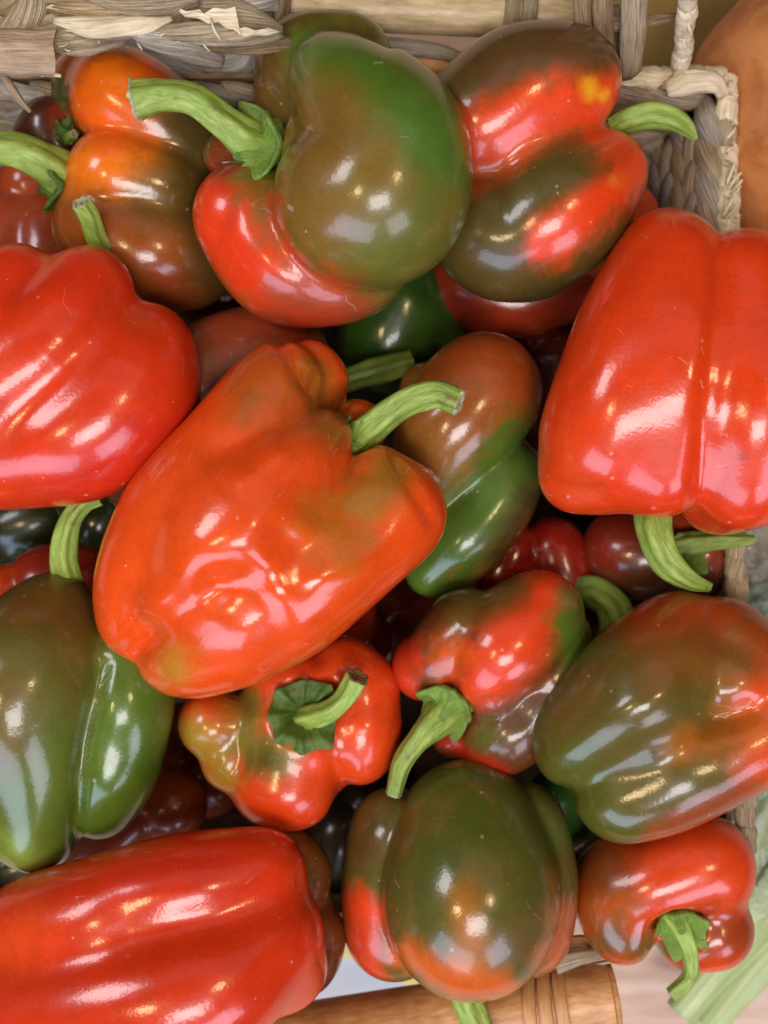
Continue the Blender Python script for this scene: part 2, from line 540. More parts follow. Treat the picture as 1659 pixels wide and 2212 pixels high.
GROUP = 'ripening bell peppers heaped in the basket'
def pepper(label, lobes, base, strokes=(), k=25, cav=None, dents=(), stem=None, calyx=None, sub=6, mat=None,
           wobble=2.0, seed=1, cut=M_CUT, dark=False, hollow=True, drop=95):
    if lobes[0][0][2] <= -200:            # lies in the lower layer of the heap
        dr = drop
        low = lambda P: [(p[0], p[1], p[2] - dr, p[3]) for p in P]
        lobes = [low(L) for L in lobes]
        if stem: stem = low(stem)
        if cav: cav = low([cav])[0]
        if calyx: calyx = (calyx[0], calyx[1], calyx[2] - dr) + tuple(calyx[3:])
    pp = Pepper(lobes, k, cav, dents, wobble, seed)
    V, F = pp.mesh(sub)
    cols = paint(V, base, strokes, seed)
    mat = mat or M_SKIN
    me = bpy.data.meshes.new('pepper_body')
    lowest = V[V[:, 2].argmin()]
    org = np.array([pp.c[0], pp.c[1], lowest[2]])
    me.vertices.add(len(V)); me.vertices.foreach_set('co', (V - org).astype(np.float32).ravel())
    me.loops.add(F.size); me.loops.foreach_set('vertex_index', F.ravel())
    me.polygons.add(len(F))
    me.polygons.foreach_set('loop_start', np.arange(0, F.size, 3, dtype=np.int32))
    me.polygons.foreach_set('loop_total', np.full(len(F), 3, dtype=np.int32))
    me.update(calc_edges=True)
    fin(me, mat, None, cols)
    if stem is None and calyx is None:
        o = bpy.data.objects.new('bell_pepper', me)
        seat(o, org, None)
        tag(o, label, 'bell pepper', GROUP)
        return o
    root = empty('bell_pepper', org, label, 'bell pepper', GROUP)
    o = bpy.data.objects.new('pepper_body', me)
    seat(o, org, root)
    if stem:
        sm = M_STEM_DARK if dark else M_STEM
        V, F2, U, fr = sweep(stem, n=7, sides=30, ribs=5, ribamp=.13, twist=.8, cap=False, jit=.05, seed=seed)
        sides = 30
        so = put('stem', V, F2, sm, root, uvs=U)
        # the cut: a flared pale rim with a hollow pith
        P, T, sd, nr, R = fr[-1]
        m = len(V) // sides
        ring = np.array(V[-sides:])
        cv, cf, cu = [], [], []
        rg = np.random.default_rng(seed)
        prof = [(1.0, -.06, 0), (1.07, .02, .03), (1.0, .12, .05), (.80, .10, .05), (.62, -.02, .05), (.40, -.08, .06), (.12, -.05, .03)]
        for a, (sca, ou, jt) in enumerate(prof):
            for j in range(sides):
                jj = rg.normal(0, jt)
                cv.append(P + (ring[j] - P) * (sca + jj * .6) + T * R * (ou + jj * 1.6))
                cu.append((j / sides * 3, a / 4))
        for a in range(len(prof) - 1):
            for j in range(sides):
                kx = (j + 1) % sides
                cf.append((a * sides + j, a * sides + kx, (a + 1) * sides + kx, (a + 1) * sides + j))
        cv.append(P - T * R * .05); cu.append((.5, 1))
        e = len(cv) - 1
        for j in range(sides):
            cf.append(((len(prof) - 1) * sides + j, (len(prof) - 1) * sides + (j + 1) % sides, e))
        put('cut_end', cv, cf, cut, so, uvs=cu)
    if calyx:
        cx, cy, ch, nx, ny, nz, rad = calyx[:7]
        tips = calyx[7] if len(calyx) > 7 else 6
        c0 = np.array(at(cx, cy, ch))
        ax = np.array([nx, -ny, nz], float); ax /= np.linalg.norm(ax)
        t1 = np.cross(ax, [0, 0, 1.0] if abs(ax[2]) < .9 else [0, 1.0, 0]); t1 /= np.linalg.norm(t1)
        t2 = np.cross(ax, t1)
        nr_, ns = 9, 72
        r0 = rad * sc_at(ch)
        rg = np.random.default_rng(seed + 5)
        tp = rg.uniform(.82, 1.12, tips)
        pts, uv = [], []
        for a in range(nr_):
            s = a / (nr_ - 1)
            for j in range(ns):
                th = 2 * math.pi * j / ns
                ph = (th / (2 * math.pi) * tips) % 1.0
                kk = int(th / (2 * math.pi) * tips) % tips
                amp = tp[kk] * (1 - ph) + tp[(kk + 1) % tips] * ph
                star = 1 - (.11 if tips >= 8 else .24) * (1 - abs(2 * ph - 1)) ** .8 * s
                rr = r0 * (.10 + .90 * s) * (1 + (star * amp - 1) * s)
                pts.append(c0 + t1 * math.cos(th) * rr + t2 * math.sin(th) * rr + ax * 12 * S)
                uv.append((s * 2, th * 3))
        pts = np.array(pts)
        tt = np.full(len(pts), 150 * S)
        for _ in range(50):
            tt -= np.clip(pp.sdf(pts + tt[:, None] * ax) * .9, -20 * S, 60 * S)
        al0 = np.clip(tt, -22 * S, 34 * S).reshape(nr_, ns)
        al = al0.copy()
        # a fleshy cap: follow the shoulder only in its broad shape
        Ff = np.fft.rfft(al, axis=1); Ff[:, 5:] = 0
        sm_ = np.fft.irfft(Ff, n=ns, axis=1)
        al = np.maximum(sm_, al0 + 1 * S)
        for a in range(2):
            al[a] = al[2].mean()
        th = 2 * np.pi * np.arange(ns) / ns
        stemr = (stem[0][3] if stem else 20)
        thick = np.zeros((nr_, ns))
        for a in range(nr_):
            s_ = a / (nr_ - 1)
            collar = max(0, 1 - s_ / .55) ** 2 * stemr * .9
            rib = 8.0 * s_ * np.cos(th * tips) + 4.0 * np.sin(math.pi * s_) * np.cos(th * tips * 2 + .6)
            if tips >= 8:          # a deep-set cap: raised pleated rim round a hollow
                collar = -6 * (1 - s_) ** 2 + 16 * math.sin(math.pi * min(1, s_ * 1.05)) ** 2
                rib = rib * 1.25
            al[a] += (8 + collar + rib + 11 * s_ ** 2.5 + rg.normal(0, 1.0, ns)) * S
            thick[a] = (20 - 8 * s_) * S
        pts2 = pts + al.reshape(-1, 1) * ax
        back = pts2 - thick.reshape(-1, 1) * ax
        lip = pts2[-ns:] + (pts2[-ns:] - pts2[-2 * ns:-ns]) * .22 - ax * 5 * S
        allv = np.vstack([pts2, back, lip])
        cf = []
        n0 = len(pts2)
        for a in range(nr_ - 1):
            for j in range(ns):
                kx = (j + 1) % ns
                cf.append((a * ns + j, (a + 1) * ns + j, (a + 1) * ns + kx, a * ns + kx))
                cf.append((n0 + a * ns + j, n0 + a * ns + kx, n0 + (a + 1) * ns + kx, n0 + (a + 1) * ns + j))
        a = nr_ - 1
        for j in range(ns):
            kx = (j + 1) % ns
            cf.append((a * ns + j, 2 * n0 + j, 2 * n0 + kx, a * ns + kx))
            cf.append((2 * n0 + j, n0 + a * ns + j, n0 + a * ns + kx, 2 * n0 + kx))
            cf.append((j, kx, n0 + kx, n0 + j))
        mid = len(allv)
        allv = np.vstack([allv, pts2[:ns].mean(axis=0)[None]])
        for j in range(ns):
            cf.append((mid, j, (j + 1) % ns))
        put('calyx', allv, cf, M_CALYX_DARK if dark or (len(calyx) > 8 and calyx[8]) else M_CALYX, root, uvs=uv + uv + uv[-ns:] + [(0, 0)])
    return root

RED, RED2, ORED = 'd22f14', 'c42614', 'dc4516'
ORG, YEL = 'e0700f', 'e6a020'
OLV, GRN, LGRN, BRN, DBRN = '5f5a1c', '4f6a1e', '5f8a2a', '7a4a1c', '4a2c18'

# 1 the big wrinkled one in the middle
pepper('large wrinkled orange-red pepper in the middle of the heap, olive at its shoulder',
    [[(605, 842, 40, 104), (515, 985, 60, 135), (410, 1120, 50, 146), (332, 1255, 20, 122), (312, 1330, -10, 100)],
     [(840, 1105, 40, 126), (700, 1185, 60, 162), (560, 1290, 60, 165), (445, 1380, 30, 120), (395, 1398, 0, 104)],
     [(695, 955, 62, 84), (560, 1130, 90, 190), (430, 1265, 60, 150)],
     [(812, 1036, 58, 80)], [(884, 1076, -30, 78)], [(668, 800, -12, 64), (692, 828, -8, 62)], [(770, 925, -60, 64)]],
    'dc4a14', [([(560, 800), (600, 850)], 60, '8a4c1c', .6, .8), ([(520, 880)], 42, '6a5a20', .5, .8), ([(700, 890), (735, 930)], 40, '6a5420', .8, .8),
               ([(680, 800), (720, 860)], 40, '94601c', .8), ([(840, 1020), (780, 1090)], 56, '85691f', .8, .8),
               ([(690, 1120), (740, 1180)], 55, 'b06a1c', .7, .8), ([(380, 1440)], 42, '9a8a30', .6, .8), ([(600, 850), (680, 900)], 70, 'b4541a', .4, .8)],
    k=15, cav=(775, 945, 10, 38),
    dents=[([(300, 1392), (395, 1315), (470, 1265)], 36, -15), ([(470, 1265), (545, 1235), (610, 1170)], 46, -18), ([(520, 1270), (575, 1330), (600, 1400)], 48, -9), ([(405, 1180)], 66, 7), ([(770, 1120)], 74, -26), ([(262, 1408), (310, 1380)], 26, -8), ([(420, 1010), (360, 1110)], 40, 7),
           ([(770, 960), (735, 1015), (680, 1095)], 40, -15), ([(630, 1060)], 70, -14), ([(600, 740), (650, 820), (700, 862), (765, 905)], 15, -12), ([(845, 985), (895, 1070), (930, 1130)], 12, -9), ([(560, 1210)], 36, 8), ([(600, 1280)], 34, 7),
           ([(660, 830), (690, 890)], 22, -9), ([(650, 1180)], 60, -7), ([(540, 1030), (600, 980)], 30, 7), ([(330, 1250)], 45, -7),
           ([(700, 1250), (800, 1220)], 30, 6)],
    stem=[(762, 960, 5, 36), (800, 925, 40, 33), (870, 872, 70, 30), (940, 850, 85, 29), (992, 868, 95, 28)],
    calyx=(770, 945, 20, .8, -.55, .5, 44, 6), mat=M_SKIN_WRINKLED, wobble=4.5, seed=3)

# 2 the big green-brown one
pepper('big glossy green-brown pepper with red underside and long pale stem pointing left',
    [[(720, 166, 20, 101), (790, 250, 60, 150), (835, 330, 80, 178), (820, 420, 80, 188), (765, 442, 60, 182)],
     [(665, 150, -105, 117), (745, 142, -105, 107)], [(652, 215, -115, 108)],
     [(540, 470, -40, 122), (620, 560, -40, 136), (720, 578, -40, 120), (775, 565, -40, 108)], [(490, 332, -100, 50)]],
    '6e5e20', [([(690, 100), (770, 115), (900, 230), (970, 350)], 70, '506a20', 1, .6), ([(680, 230)], 60, '666420', .6, .7),
               ([(700, 250), (660, 420), (700, 480)], 75, '7a5622', .85, .7), ([(840, 380)], 70, '7a5c26', .6, .8), ([(900, 260), (960, 340)], 50, '4c6e26', .8, .7),
               ([(850, 560), (950, 480)], 80, '5c6426', .8, .7), ([(562, 110), (574, 180), (560, 260)], 36, '6a4c20', 1, .4), ([(600, 62), (690, 44), (800, 74)], 17, '5c4c20', 1, .4),
               ([(450, 430), (500, 540), (600, 640), (700, 670)], 70, 'd63a16', 1, .45), ([(490, 340)], 45, '8a2c1c', 1, .5),
               ([(590, 430), (600, 520), (680, 610)], 14, 'c0341a', .7, .9), ([(620, 650), (760, 660)], 46, '8c4024', .8, .9)],
    k=8, cav=(585, 322, -5, 60), dents=[([(500, 400), (468, 520), (520, 600)], 26, -7), ([(603, 250), (600, 180), (606, 120), (636, 77), (690, 54), (765, 60), (840, 95)], 16, -16), ([(566, 400), (578, 484), (622, 556), (695, 620), (790, 648)], 26, -8)],
    stem=[(590, 325, -35, 62), (545, 312, 10, 46), (490, 270, 50, 36), (420, 218, 75, 32), (350, 208, 80, 33), (294, 218, 75, 40)],
    calyx=(570, 322, 5, -.86, .3, .5, 100, 5), wobble=2.2, seed=5, cut=M_CUT)

# 3 brown-red at the upper right
pepper('brown and red two-lobed pepper with a yellow fleck, below the cane handle',
    [[(1225, 177, -40, 117), (1130, 212, -50, 147), (1040, 275, -60, 142)],
     [(1308, 372, -60, 91), (1210, 452, -40, 142), (1110, 518, -60, 128), (1060, 500, -70, 128)], [(1150, 540, -110, 108)]],
    '54421a', [([(1010, 330), (1140, 250), (1290, 230)], 78, 'da4218', 1, .45), ([(1320, 180), (1340, 280)], 40, 'da4218', .9), ([(1268, 176), (1276, 200)], 15, 'e39a1c', .9, .9), ([(1300, 206)], 12, 'e6a020', .9, .9),
               ([(1000, 420), (1200, 320), (1330, 300)], 36, 'd0481a', .9, .6), ([(1180, 530), (1290, 430), (1390, 350)], 48, 'd83e14', 1, .5),
               ([(1330, 380)], 20, 'e07a1c', .7), ([(1360, 340), (1400, 400)], 40, 'd83e14', .9), ([(1050, 150), (1200, 90), (1310, 110)], 42, '5a3c20', .9, .8),
               ([(1230, 340), (1120, 400), (1020, 470)], 50, '54481c', 1, .6), ([(1050, 380)], 46, '6a3a20', .5, .9)],
    k=30, cav=(1350, 277, -50, 26),
    stem=[(1322, 272, -70, 20), (1360, 256, -50, 26), (1410, 246, -40, 27), (1455, 256, -45, 24), (1485, 278, -55, 16), (1503, 300, -62, 6)],
    wobble=2.2, seed=8)

# 4 big red at the right
pepper('large smooth bright red pepper at the right edge, overlapping the basket rim, stem hanging down',
    [[(1440, 560, -10, 109), (1392, 720, 20, 144), (1350, 850, 30, 152), (1312, 950, 10, 146)], [(1242, 1030, -20, 79), (1330, 1010, -10, 90)],
     [(1460, 590, 30, 112), (1455, 800, 62, 145), (1425, 1005, 42, 112)],
     [(1602, 618, 20, 124), (1615, 850, 55, 150), (1602, 1020, 35, 128)], [(1560, 1045, -60, 112)]],
    'd23a10', [([(1220, 1000), (1240, 1060)], 60, 'd8481a', .6, .8), ([(1400, 1050), (1600, 1080)], 60, 'd83618', .5, .9), ([(1600, 985)], 9, '9a2a14', .7)],
    k=38, dents=[([(1556, 500), (1540, 700), (1515, 900), (1505, 1110)], 18, -6), ([(1200, 1050), (1290, 1062)], 18, -9)],
    stem=[(1412, 1085, -50, 40), (1416, 1150, -35, 37), (1440, 1210, -30, 32), (1490, 1252, -35, 22), (1532, 1268, -45, 10)],
    mat=M_SKIN_SMOOTH, wobble=2.2, seed=11)

# 5 big red at the left
pepper('large bright red ribbed pepper cut by the left edge, short stem rising behind it',
    [[(40, 622, 20, 95), (-60, 760, 40, 160)], [(190, 632, 20, 100), (120, 740, 60, 130), (-20, 850, 50, 150)],
     [(312, 760, -10, 108), (270, 848, 20, 149), (180, 928, 30, 150), (60, 958, 20, 137), (-80, 960, 0, 140)]],
    'd03612', [([(40, 580), (160, 580)], 60, 'd83418', .6, .8), ([(320, 950), (150, 1060)], 60, 'c02418', .6, .9)],
    k=36, 
    stem=[(250, 590, -80, 23), (215, 530, -40, 23), (196, 475, -5, 21), (176, 437, 25, 21)], mat=M_SKIN_SMOOTH, wobble=1.2, seed=13)

# 6 orange-brown upper left
pepper('orange and dark brown three-lobed pepper, its thick stem running out of the left edge',
    [[(255, 210, -140, 107), (330, 262, -160, 108), (400, 335, -190, 100)], [(215, 200, -215, 104)],
     [(250, 385, -130, 108), (350, 412, -160, 108)], [(230, 485, -160, 114), (320, 540, -170, 126), (410, 560, -200, 106)]],
    '68441a', [([(200, 170), (190, 260), (270, 270), (300, 180)], 76, 'e05a10', 1, .5), ([(240, 150)], 60, 'e0700f', .7, .8), ([(170, 370), (290, 350)], 64, 'e27012', 1, .5), ([(220, 310), (330, 300)], 30, 'e05a12', .8, .7),
               ([(350, 310)], 50, 'b06018', .6, .8), ([(130, 180), (120, 260)], 26, '4a4a18', 1, .5), ([(400, 260), (430, 400)], 70, '4a3c16', .9, .7),
               ([(150, 480), (250, 520), (350, 580)], 70, '9c4c18', .85, .8), ([(360, 640)], 70, '80381a', .8, .8), ([(440, 470), (460, 580)], 50, '4e3e18', .8, .8), ([(320, 400)], 50, '66501a', .8, .8)],
    k=16, stem=[(150, 392, -150, 48), (110, 362, -115, 44), (60, 335, -85, 37), (0, 322, -70, 34), (-70, 326, -65, 33)],
    calyx=(128, 405, -130, -.95, .2, .2, 62, 5, True), wobble=2.5, seed=17, dark=False)

# 7 dark ones under the stem at the left
pepper('small dark brown pepper tucked behind the orange one under the cane offcut',
    [[(108, 270, -215, 62), (122, 330, -225, 60)], [(80, 300, -235, 52)]], '4a2416', [([(140, 240)], 30, '8a3018', .8)], k=20, sub=5,
    stem=[(140, 305, -175, 14), (152, 294, -155, 12), (160, 290, -148, 10)], calyx=(140, 300, -180, .4, -.2, .9, 30, 5, True), seed=19, dark=True, drop=0)
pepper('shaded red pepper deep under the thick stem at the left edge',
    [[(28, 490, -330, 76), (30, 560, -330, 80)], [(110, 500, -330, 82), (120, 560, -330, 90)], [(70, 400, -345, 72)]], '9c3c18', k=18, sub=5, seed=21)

# 8 brown / green one behind the middle
pepper('brown pepper with one long dark green lobe, lying behind the wrinkled pepper stem',
    [[(1045, 845, -190, 129), (985, 915, -180, 125), (932, 1010, -190, 90), (905, 1060, -200, 72)],
     [(1085, 1030, -225, 86), (1065, 1085, -210, 86), (1000, 1165, -210, 88), (935, 1228, -220, 62)], [(930, 850, -240, 70)]],
    '94501c', [([(960, 740), (1080, 760), (1160, 860)], 66, '963c16', .8, .8), ([(900, 960), (980, 1010)], 70, '98682c', .8, .7), ([(940, 1080), (1040, 1000)], 24, '7a6a30', .5),
               ([(1130, 980), (1040, 1110), (920, 1250)], 86, '4c6420', 1, .35), ([(1160, 1080), (1080, 1200)], 40, '4a2a1c', .8, .8), ([(900, 1270)], 40, '66822a', .7, .8), ([(900, 1100)], 40, '7a7434', .6)],
    k=12, stem=[(890, 782, -255, 24), (820, 800, -245, 27), (760, 818, -245, 25), (700, 838, -250, 22)], wobble=2.5, seed=23, dark=True)

# 9.. the shaded layer below
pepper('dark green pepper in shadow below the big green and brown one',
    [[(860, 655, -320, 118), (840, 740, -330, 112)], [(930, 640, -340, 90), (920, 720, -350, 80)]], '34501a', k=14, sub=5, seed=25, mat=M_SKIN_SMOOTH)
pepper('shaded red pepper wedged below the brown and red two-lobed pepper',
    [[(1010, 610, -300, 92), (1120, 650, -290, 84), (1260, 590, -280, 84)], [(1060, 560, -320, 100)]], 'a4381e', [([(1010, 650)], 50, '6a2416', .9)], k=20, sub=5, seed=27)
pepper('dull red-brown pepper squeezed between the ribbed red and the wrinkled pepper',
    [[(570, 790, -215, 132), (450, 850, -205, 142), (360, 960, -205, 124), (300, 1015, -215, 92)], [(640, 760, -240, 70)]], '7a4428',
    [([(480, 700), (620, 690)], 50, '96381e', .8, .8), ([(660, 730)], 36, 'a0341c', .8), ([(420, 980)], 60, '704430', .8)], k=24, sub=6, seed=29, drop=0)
pepper('small dark red pepper below the green lobe, its thick curved stem poking out',
    [[(1105, 1190, -270, 62), (1080, 1240, -270, 60)], [(1195, 1185, -275, 68), (1215, 1250, -280, 72)], [(1245, 1320, -290, 62)]], '8c1e12', k=8, sub=5,
    stem=[(1240, 1275, -235, 27), (1285, 1278, -195, 34), (1322, 1310, -180, 36), (1332, 1350, -180, 34), (1312, 1398, -200, 34)], seed=31, dark=True, drop=30)
pepper('dark brown pepper below the large red one, its green stem pointing right',
    [[(1350, 1190, -280, 92), (1400, 1190, -280, 106)], [(1500, 1200, -270, 92)], [(1440, 1140, -300, 100)]], '5c3420',
    [([(1330, 1140), (1300, 1180)], 56, '8a2616', .9), ([(1540, 1180)], 46, 'a03422', .8), ([(1440, 1130), (1520, 1130)], 40, 'a83c14', .8), ([(1480, 1250)], 60, '5c3a34', .6)], k=16, sub=5,
    stem=[(1462, 1178, -175, 27), (1510, 1172, -160, 23), (1570, 1168, -150, 19), (1628, 1166, -145, 10)],
    calyx=(1475, 1200, -175, .1, .2, 1, 52, 5), seed=33, drop=0)

# 14 smallish red/brown with stem to the lower left
pepper('small wavy red and dark olive pepper right of centre, stem curling down to the left',
    [[(1165, 1330, -110, 98), (1085, 1400, -85, 112), (1055, 1478, -85, 78)], [(1010, 1370, -115, 100), (945, 1425, -115, 70)], [(920, 1440, -150, 74)],
     [(1200, 1372, -140, 76), (1172, 1480, -130, 90), (1095, 1575, -130, 88), (1060, 1612, -140, 62)], [(985, 1590, -165, 52)]],
    '6a3a1c', [([(1180, 1280), (1100, 1390), (1050, 1480)], 84, 'd83f14', 1, .45), ([(970, 1420)], 44, 'c85216', .9, .8), ([(1000, 1320), (1100, 1260)], 46, '5c4a1c', .9, .7),
               ([(870, 1400), (870, 1500)], 34, 'cc3a1c', 1, .5), ([(1235, 1330), (1250, 1440)], 42, '4f6420', 1, .6), ([(1230, 1290)], 26, '7a6a34', .9),
               ([(1160, 1540), (1080, 1560)], 50, '5c4a34', .9, .7), ([(960, 1600), (1080, 1668)], 20, 'b82a18', .9, .6), ([(1040, 1590)], 26, '56601f', .8)],
    k=11, cav=(965, 1535, -65, 44), dents=[([(1120, 1540)], 30, -8), ([(1050, 1560)], 20, -7), ([(1180, 1500), (1100, 1500)], 20, -6), ([(1070, 1510), (1020, 1530)], 18, -6)],
    stem=[(985, 1518, -115, 46), (950, 1552, -80, 36), (905, 1598, -60, 25), (868, 1650, -55, 20), (850, 1715, -60, 17)],
    calyx=(968, 1528, -75, -.5, .6, .75, 72, 5), wobble=3.2, seed=35)

# 15 olive one at the right edge
pepper('olive brown blocky pepper with orange tip at the lower right edge',
    [[(1465, 1405, -70, 127), (1400, 1500, -25, 162), (1285, 1590, -50, 137)], [(1560, 1405, -65, 116), (1640, 1490, -40, 120)], [(1560, 1485, -5, 110)],
     [(1720, 1545, -20, 110), (1600, 1592, -10, 118), (1450, 1662, -10, 124), (1342, 1710, -30, 108)]],
    '5c4e1e', [([(1400, 1310), (1520, 1310), (1600, 1380)], 72, '9a4216', 1, .7), ([(1420, 1420), (1560, 1420)], 55, '7c4c1c', .9, .8), ([(1640, 1500), (1660, 1640)], 70, 'd2481a', 1, .7), ([(1480, 1610), (1560, 1585), (1640, 1570)], 32, 'b8641c', .75, .9), ([(1600, 1440), (1540, 1500)], 40, '6a5a2a', .6, .8),
               ([(1420, 1800), (1620, 1710)], 26, '9c3c20', .7, .8), ([(1230, 1650), (1300, 1760)], 60, '505418', .8)],
    k=20, dents=[([(1230, 1705), (1400, 1605), (1610, 1530)], 30, -15), ([(1180, 1650), (1350, 1530), (1450, 1490)], 34, 7), ([(1520, 1500)], 90, -14), ([(1400, 1690)], 80, -9), ([(1540, 1640)], 60, -8)], wobble=4, seed=37)

# 16 the one facing up
pepper('bright orange-red pepper facing upward, star-shaped dark green calyx with stem standing up',
    [[(640, 1590, -190, 150)], [(462, 1562, -150, 78)], [(505, 1640, -155, 72)], [(585, 1690, -135, 90), (635, 1695, -130, 92)], [(778, 1560, -150, 90), (775, 1618, -145, 76)],
     [(738, 1455, -150, 80), (790, 1490, -155, 76)], [(615, 1480, -160, 86)]],
    'dc4414', [([(530, 1530), (520, 1600), (590, 1640)], 44, '77702a', .95, .7), ([(420, 1580), (480, 1680)], 40, '9a8428', .9, .7), ([(575, 1640)], 26, '4c4418', .8, .9), ([(480, 1540)], 40, 'b06020', .7), ([(700, 1400)], 40, 'd84a1a', .6)],
    k=26, cav=(655, 1535, -28, 66), dents=[([(545, 1590), (520, 1660)], 24, -7), ([(730, 1660), (740, 1740)], 24, -10), ([(690, 1420), (670, 1380)], 20, -9)],
    stem=[(646, 1550, -130, 34), (664, 1552, -80, 27), (710, 1537, -45, 24), (745, 1508, -20, 22), (772, 1462, 5, 24)],
    calyx=(655, 1537, -90, 0, 0, 1, 84, 8, True), cut=M_CUT_BROWN, wobble=2.5, seed=39)

# 17 green at the left
pepper('olive and bright green long pepper at the left edge, stem standing up at its top',
    [[(112, 1340, -100, 104), (62, 1470, -60, 166), (62, 1620, -60, 138), (78, 1770, -80, 98), (82, 1790, -90, 88)], [(-20, 1740, -90, 112)],
     [(272, 1432, -105, 98), (268, 1530, -88, 103), (244, 1650, -92, 96), (215, 1735, -108, 76)]],
    '5c581e', [([(60, 1300), (160, 1320)], 66, '62481e', .9, .8), ([(300, 1440), (280, 1580), (220, 1760)], 92, '50681c', 1, .5), ([(330, 1640)], 40, '3c5a18', .8, .8),
               ([(100, 1640), (80, 1830)], 80, '586c24', .9, .8), ([(20, 1480), (0, 1620)], 50, '6c5426', .8, .8), ([(40, 1850)], 40, '86963a', .8, .8)],
    k=22, dents=[([(225, 1440), (180, 1600), (165, 1810)], 16, -8), ([(255, 1620)], 60, -9), ([(110, 1560)], 90, -8)],
    stem=[(148, 1262, -120, 32), (138, 1200, -85, 27), (148, 1135, -60, 24), (180, 1088, -50, 20), (216, 1076, -50, 15)], wobble=3, seed=41, cut=M_CUT_BROWN)

# 18 red at the bottom left
pepper('long smooth red pepper lying across the bottom left corner',
    [[(562, 1892, 20, 102), (385, 1932, 50, 124), (190, 1985, 40, 124), (70, 2005, 0, 110)], [(570, 2020, 35, 130), (430, 2120, 80, 165), (250, 2160, 70, 165), (80, 2180, 30, 150)],
     [(608, 2085, -15, 100)]],
    'cc3412', [([(20, 2050), (60, 1990)], 60, 'd84a18', .6, .9), ([(480, 1860), (300, 1900)], 60, 'bc2a18', .5, .9)],
    k=40, dents=[([(640, 1910), (470, 1985), (280, 1985)], 60, -10)], mat=M_SKIN_SMOOTH, wobble=.5, seed=43)
# 19
pepper('dark brown pepper peeking out behind the right end of the long red one',
    [[(632, 1892, -130, 84), (600, 1860, -140, 80)], [(655, 2025, -125, 90), (640, 2062, -135, 92)]], '6a3a18', [([(690, 2100)], 50, '5a2416', .8), ([(660, 1850)], 40, '7a4c1c', .7)], k=12, sub=6, seed=45)

# 20 green-brown at the bottom
pepper('dark green oval pepper blushing orange at its lower end, above the lower cane handle',
    [[(1008, 1790, -85, 148), (1018, 1900, -50, 186), (1015, 1958, -40, 184), (1015, 1990, -45, 155)],
     [(1130, 1780, -130, 90), (1140, 1900, -130, 104), (1132, 2005, -140, 103)], [(855, 1800, -140, 98), (842, 1900, -140, 100), (852, 2005, -150, 108)]],
    '565020', [([(1020, 1720), (1010, 1850)], 110, '4c5c1e', .6, .8), ([(1005, 1930), (1015, 2000), (1010, 2090)], 34, 'b4661e', .75, .9), ([(900, 1990)], 50, '565620', .6, .8), ([(880, 2060), (1000, 2130), (1080, 2130)], 32, 'cf5a1c', .9, .8), ([(1040, 1890)], 50, '6c5620', .7, .8),
               ([(1130, 2040)], 60, '6a4c2a', .6, .8), ([(775, 1960), (790, 2090)], 46, 'd0401a', 1, .6), ([(790, 1820)], 50, '5a3a18', .8, .8), ([(1225, 1990), (1200, 2090)], 36, 'c0603a', .8, .7), ([(1210, 1800)], 40, '56622a', .8)],
    k=7, cav=(1000, 2150, -70, 20), stem=[(998, 2105, -95, 34), (1006, 2150, -85, 31), (1024, 2200, -85, 30), (1046, 2260, -88, 30)], mat=M_SKIN_SMOOTH, wobble=1.6, seed=47)

# 21
pepper('orange-red pepper at the bottom right corner facing down, green stem curling over the table',
    [[(1330, 1940, -160, 90), (1420, 1895, -140, 96), (1520, 1862, -140, 100), (1543, 1900, -140, 78)], [(1345, 2000, -150, 80)], [(1540, 2004, -160, 86), (1485, 2022, -165, 70)], [(1330, 1890, -180, 85)]],
    'd44216', [([(1290, 1860), (1310, 1920)], 66, '6a3a16', .9, .7), ([(1280, 1990), (1340, 1960)], 40, 'b0500f', .8, .8), ([(1370, 2040), (1300, 2030)], 42, '5f4a1c', .9, .8), ([(1480, 2030), (1600, 2010)], 60, '983a14', 1, .6), ([(1420, 2060)], 26, '56601f', .8)],
    k=36, cav=(1462, 2006, -75, 46), dents=[([(1418, 2010), (1412, 2080)], 18, -9)],
    stem=[(1452, 1965, -130, 34), (1474, 2010, -105, 25), (1492, 2060, -95, 19), (1490, 2110, -95, 16), (1452, 2148, -100, 15)],
    calyx=(1462, 1978, -120, .05, .5, .85, 66, 5), wobble=2.2, seed=49, hollow=False)

# lower, mostly hidden ones
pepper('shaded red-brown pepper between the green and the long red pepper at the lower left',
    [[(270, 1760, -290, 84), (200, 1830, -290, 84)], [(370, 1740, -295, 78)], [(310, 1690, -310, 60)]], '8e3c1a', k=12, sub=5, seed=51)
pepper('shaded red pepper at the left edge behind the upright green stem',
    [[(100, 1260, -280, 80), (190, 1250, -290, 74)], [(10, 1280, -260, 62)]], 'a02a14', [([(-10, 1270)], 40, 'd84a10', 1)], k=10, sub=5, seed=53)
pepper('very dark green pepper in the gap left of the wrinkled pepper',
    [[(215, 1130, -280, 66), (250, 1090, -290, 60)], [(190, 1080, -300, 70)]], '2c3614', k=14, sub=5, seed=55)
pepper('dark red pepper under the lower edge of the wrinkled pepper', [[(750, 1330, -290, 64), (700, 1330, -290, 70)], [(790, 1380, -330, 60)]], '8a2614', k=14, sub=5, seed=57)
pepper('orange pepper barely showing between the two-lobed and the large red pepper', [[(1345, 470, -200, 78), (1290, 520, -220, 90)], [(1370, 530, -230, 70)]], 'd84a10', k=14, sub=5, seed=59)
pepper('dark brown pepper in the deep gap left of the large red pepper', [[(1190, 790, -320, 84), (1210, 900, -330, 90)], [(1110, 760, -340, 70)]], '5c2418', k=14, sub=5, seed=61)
pepper('small dark green pepper showing between the olive and the oval green pepper', [[(1205, 1720, -250, 64), (1180, 1800, -260, 70)], [(1230, 1790, -260, 50)]], '2f5a1c', k=14, sub=5, seed=63)

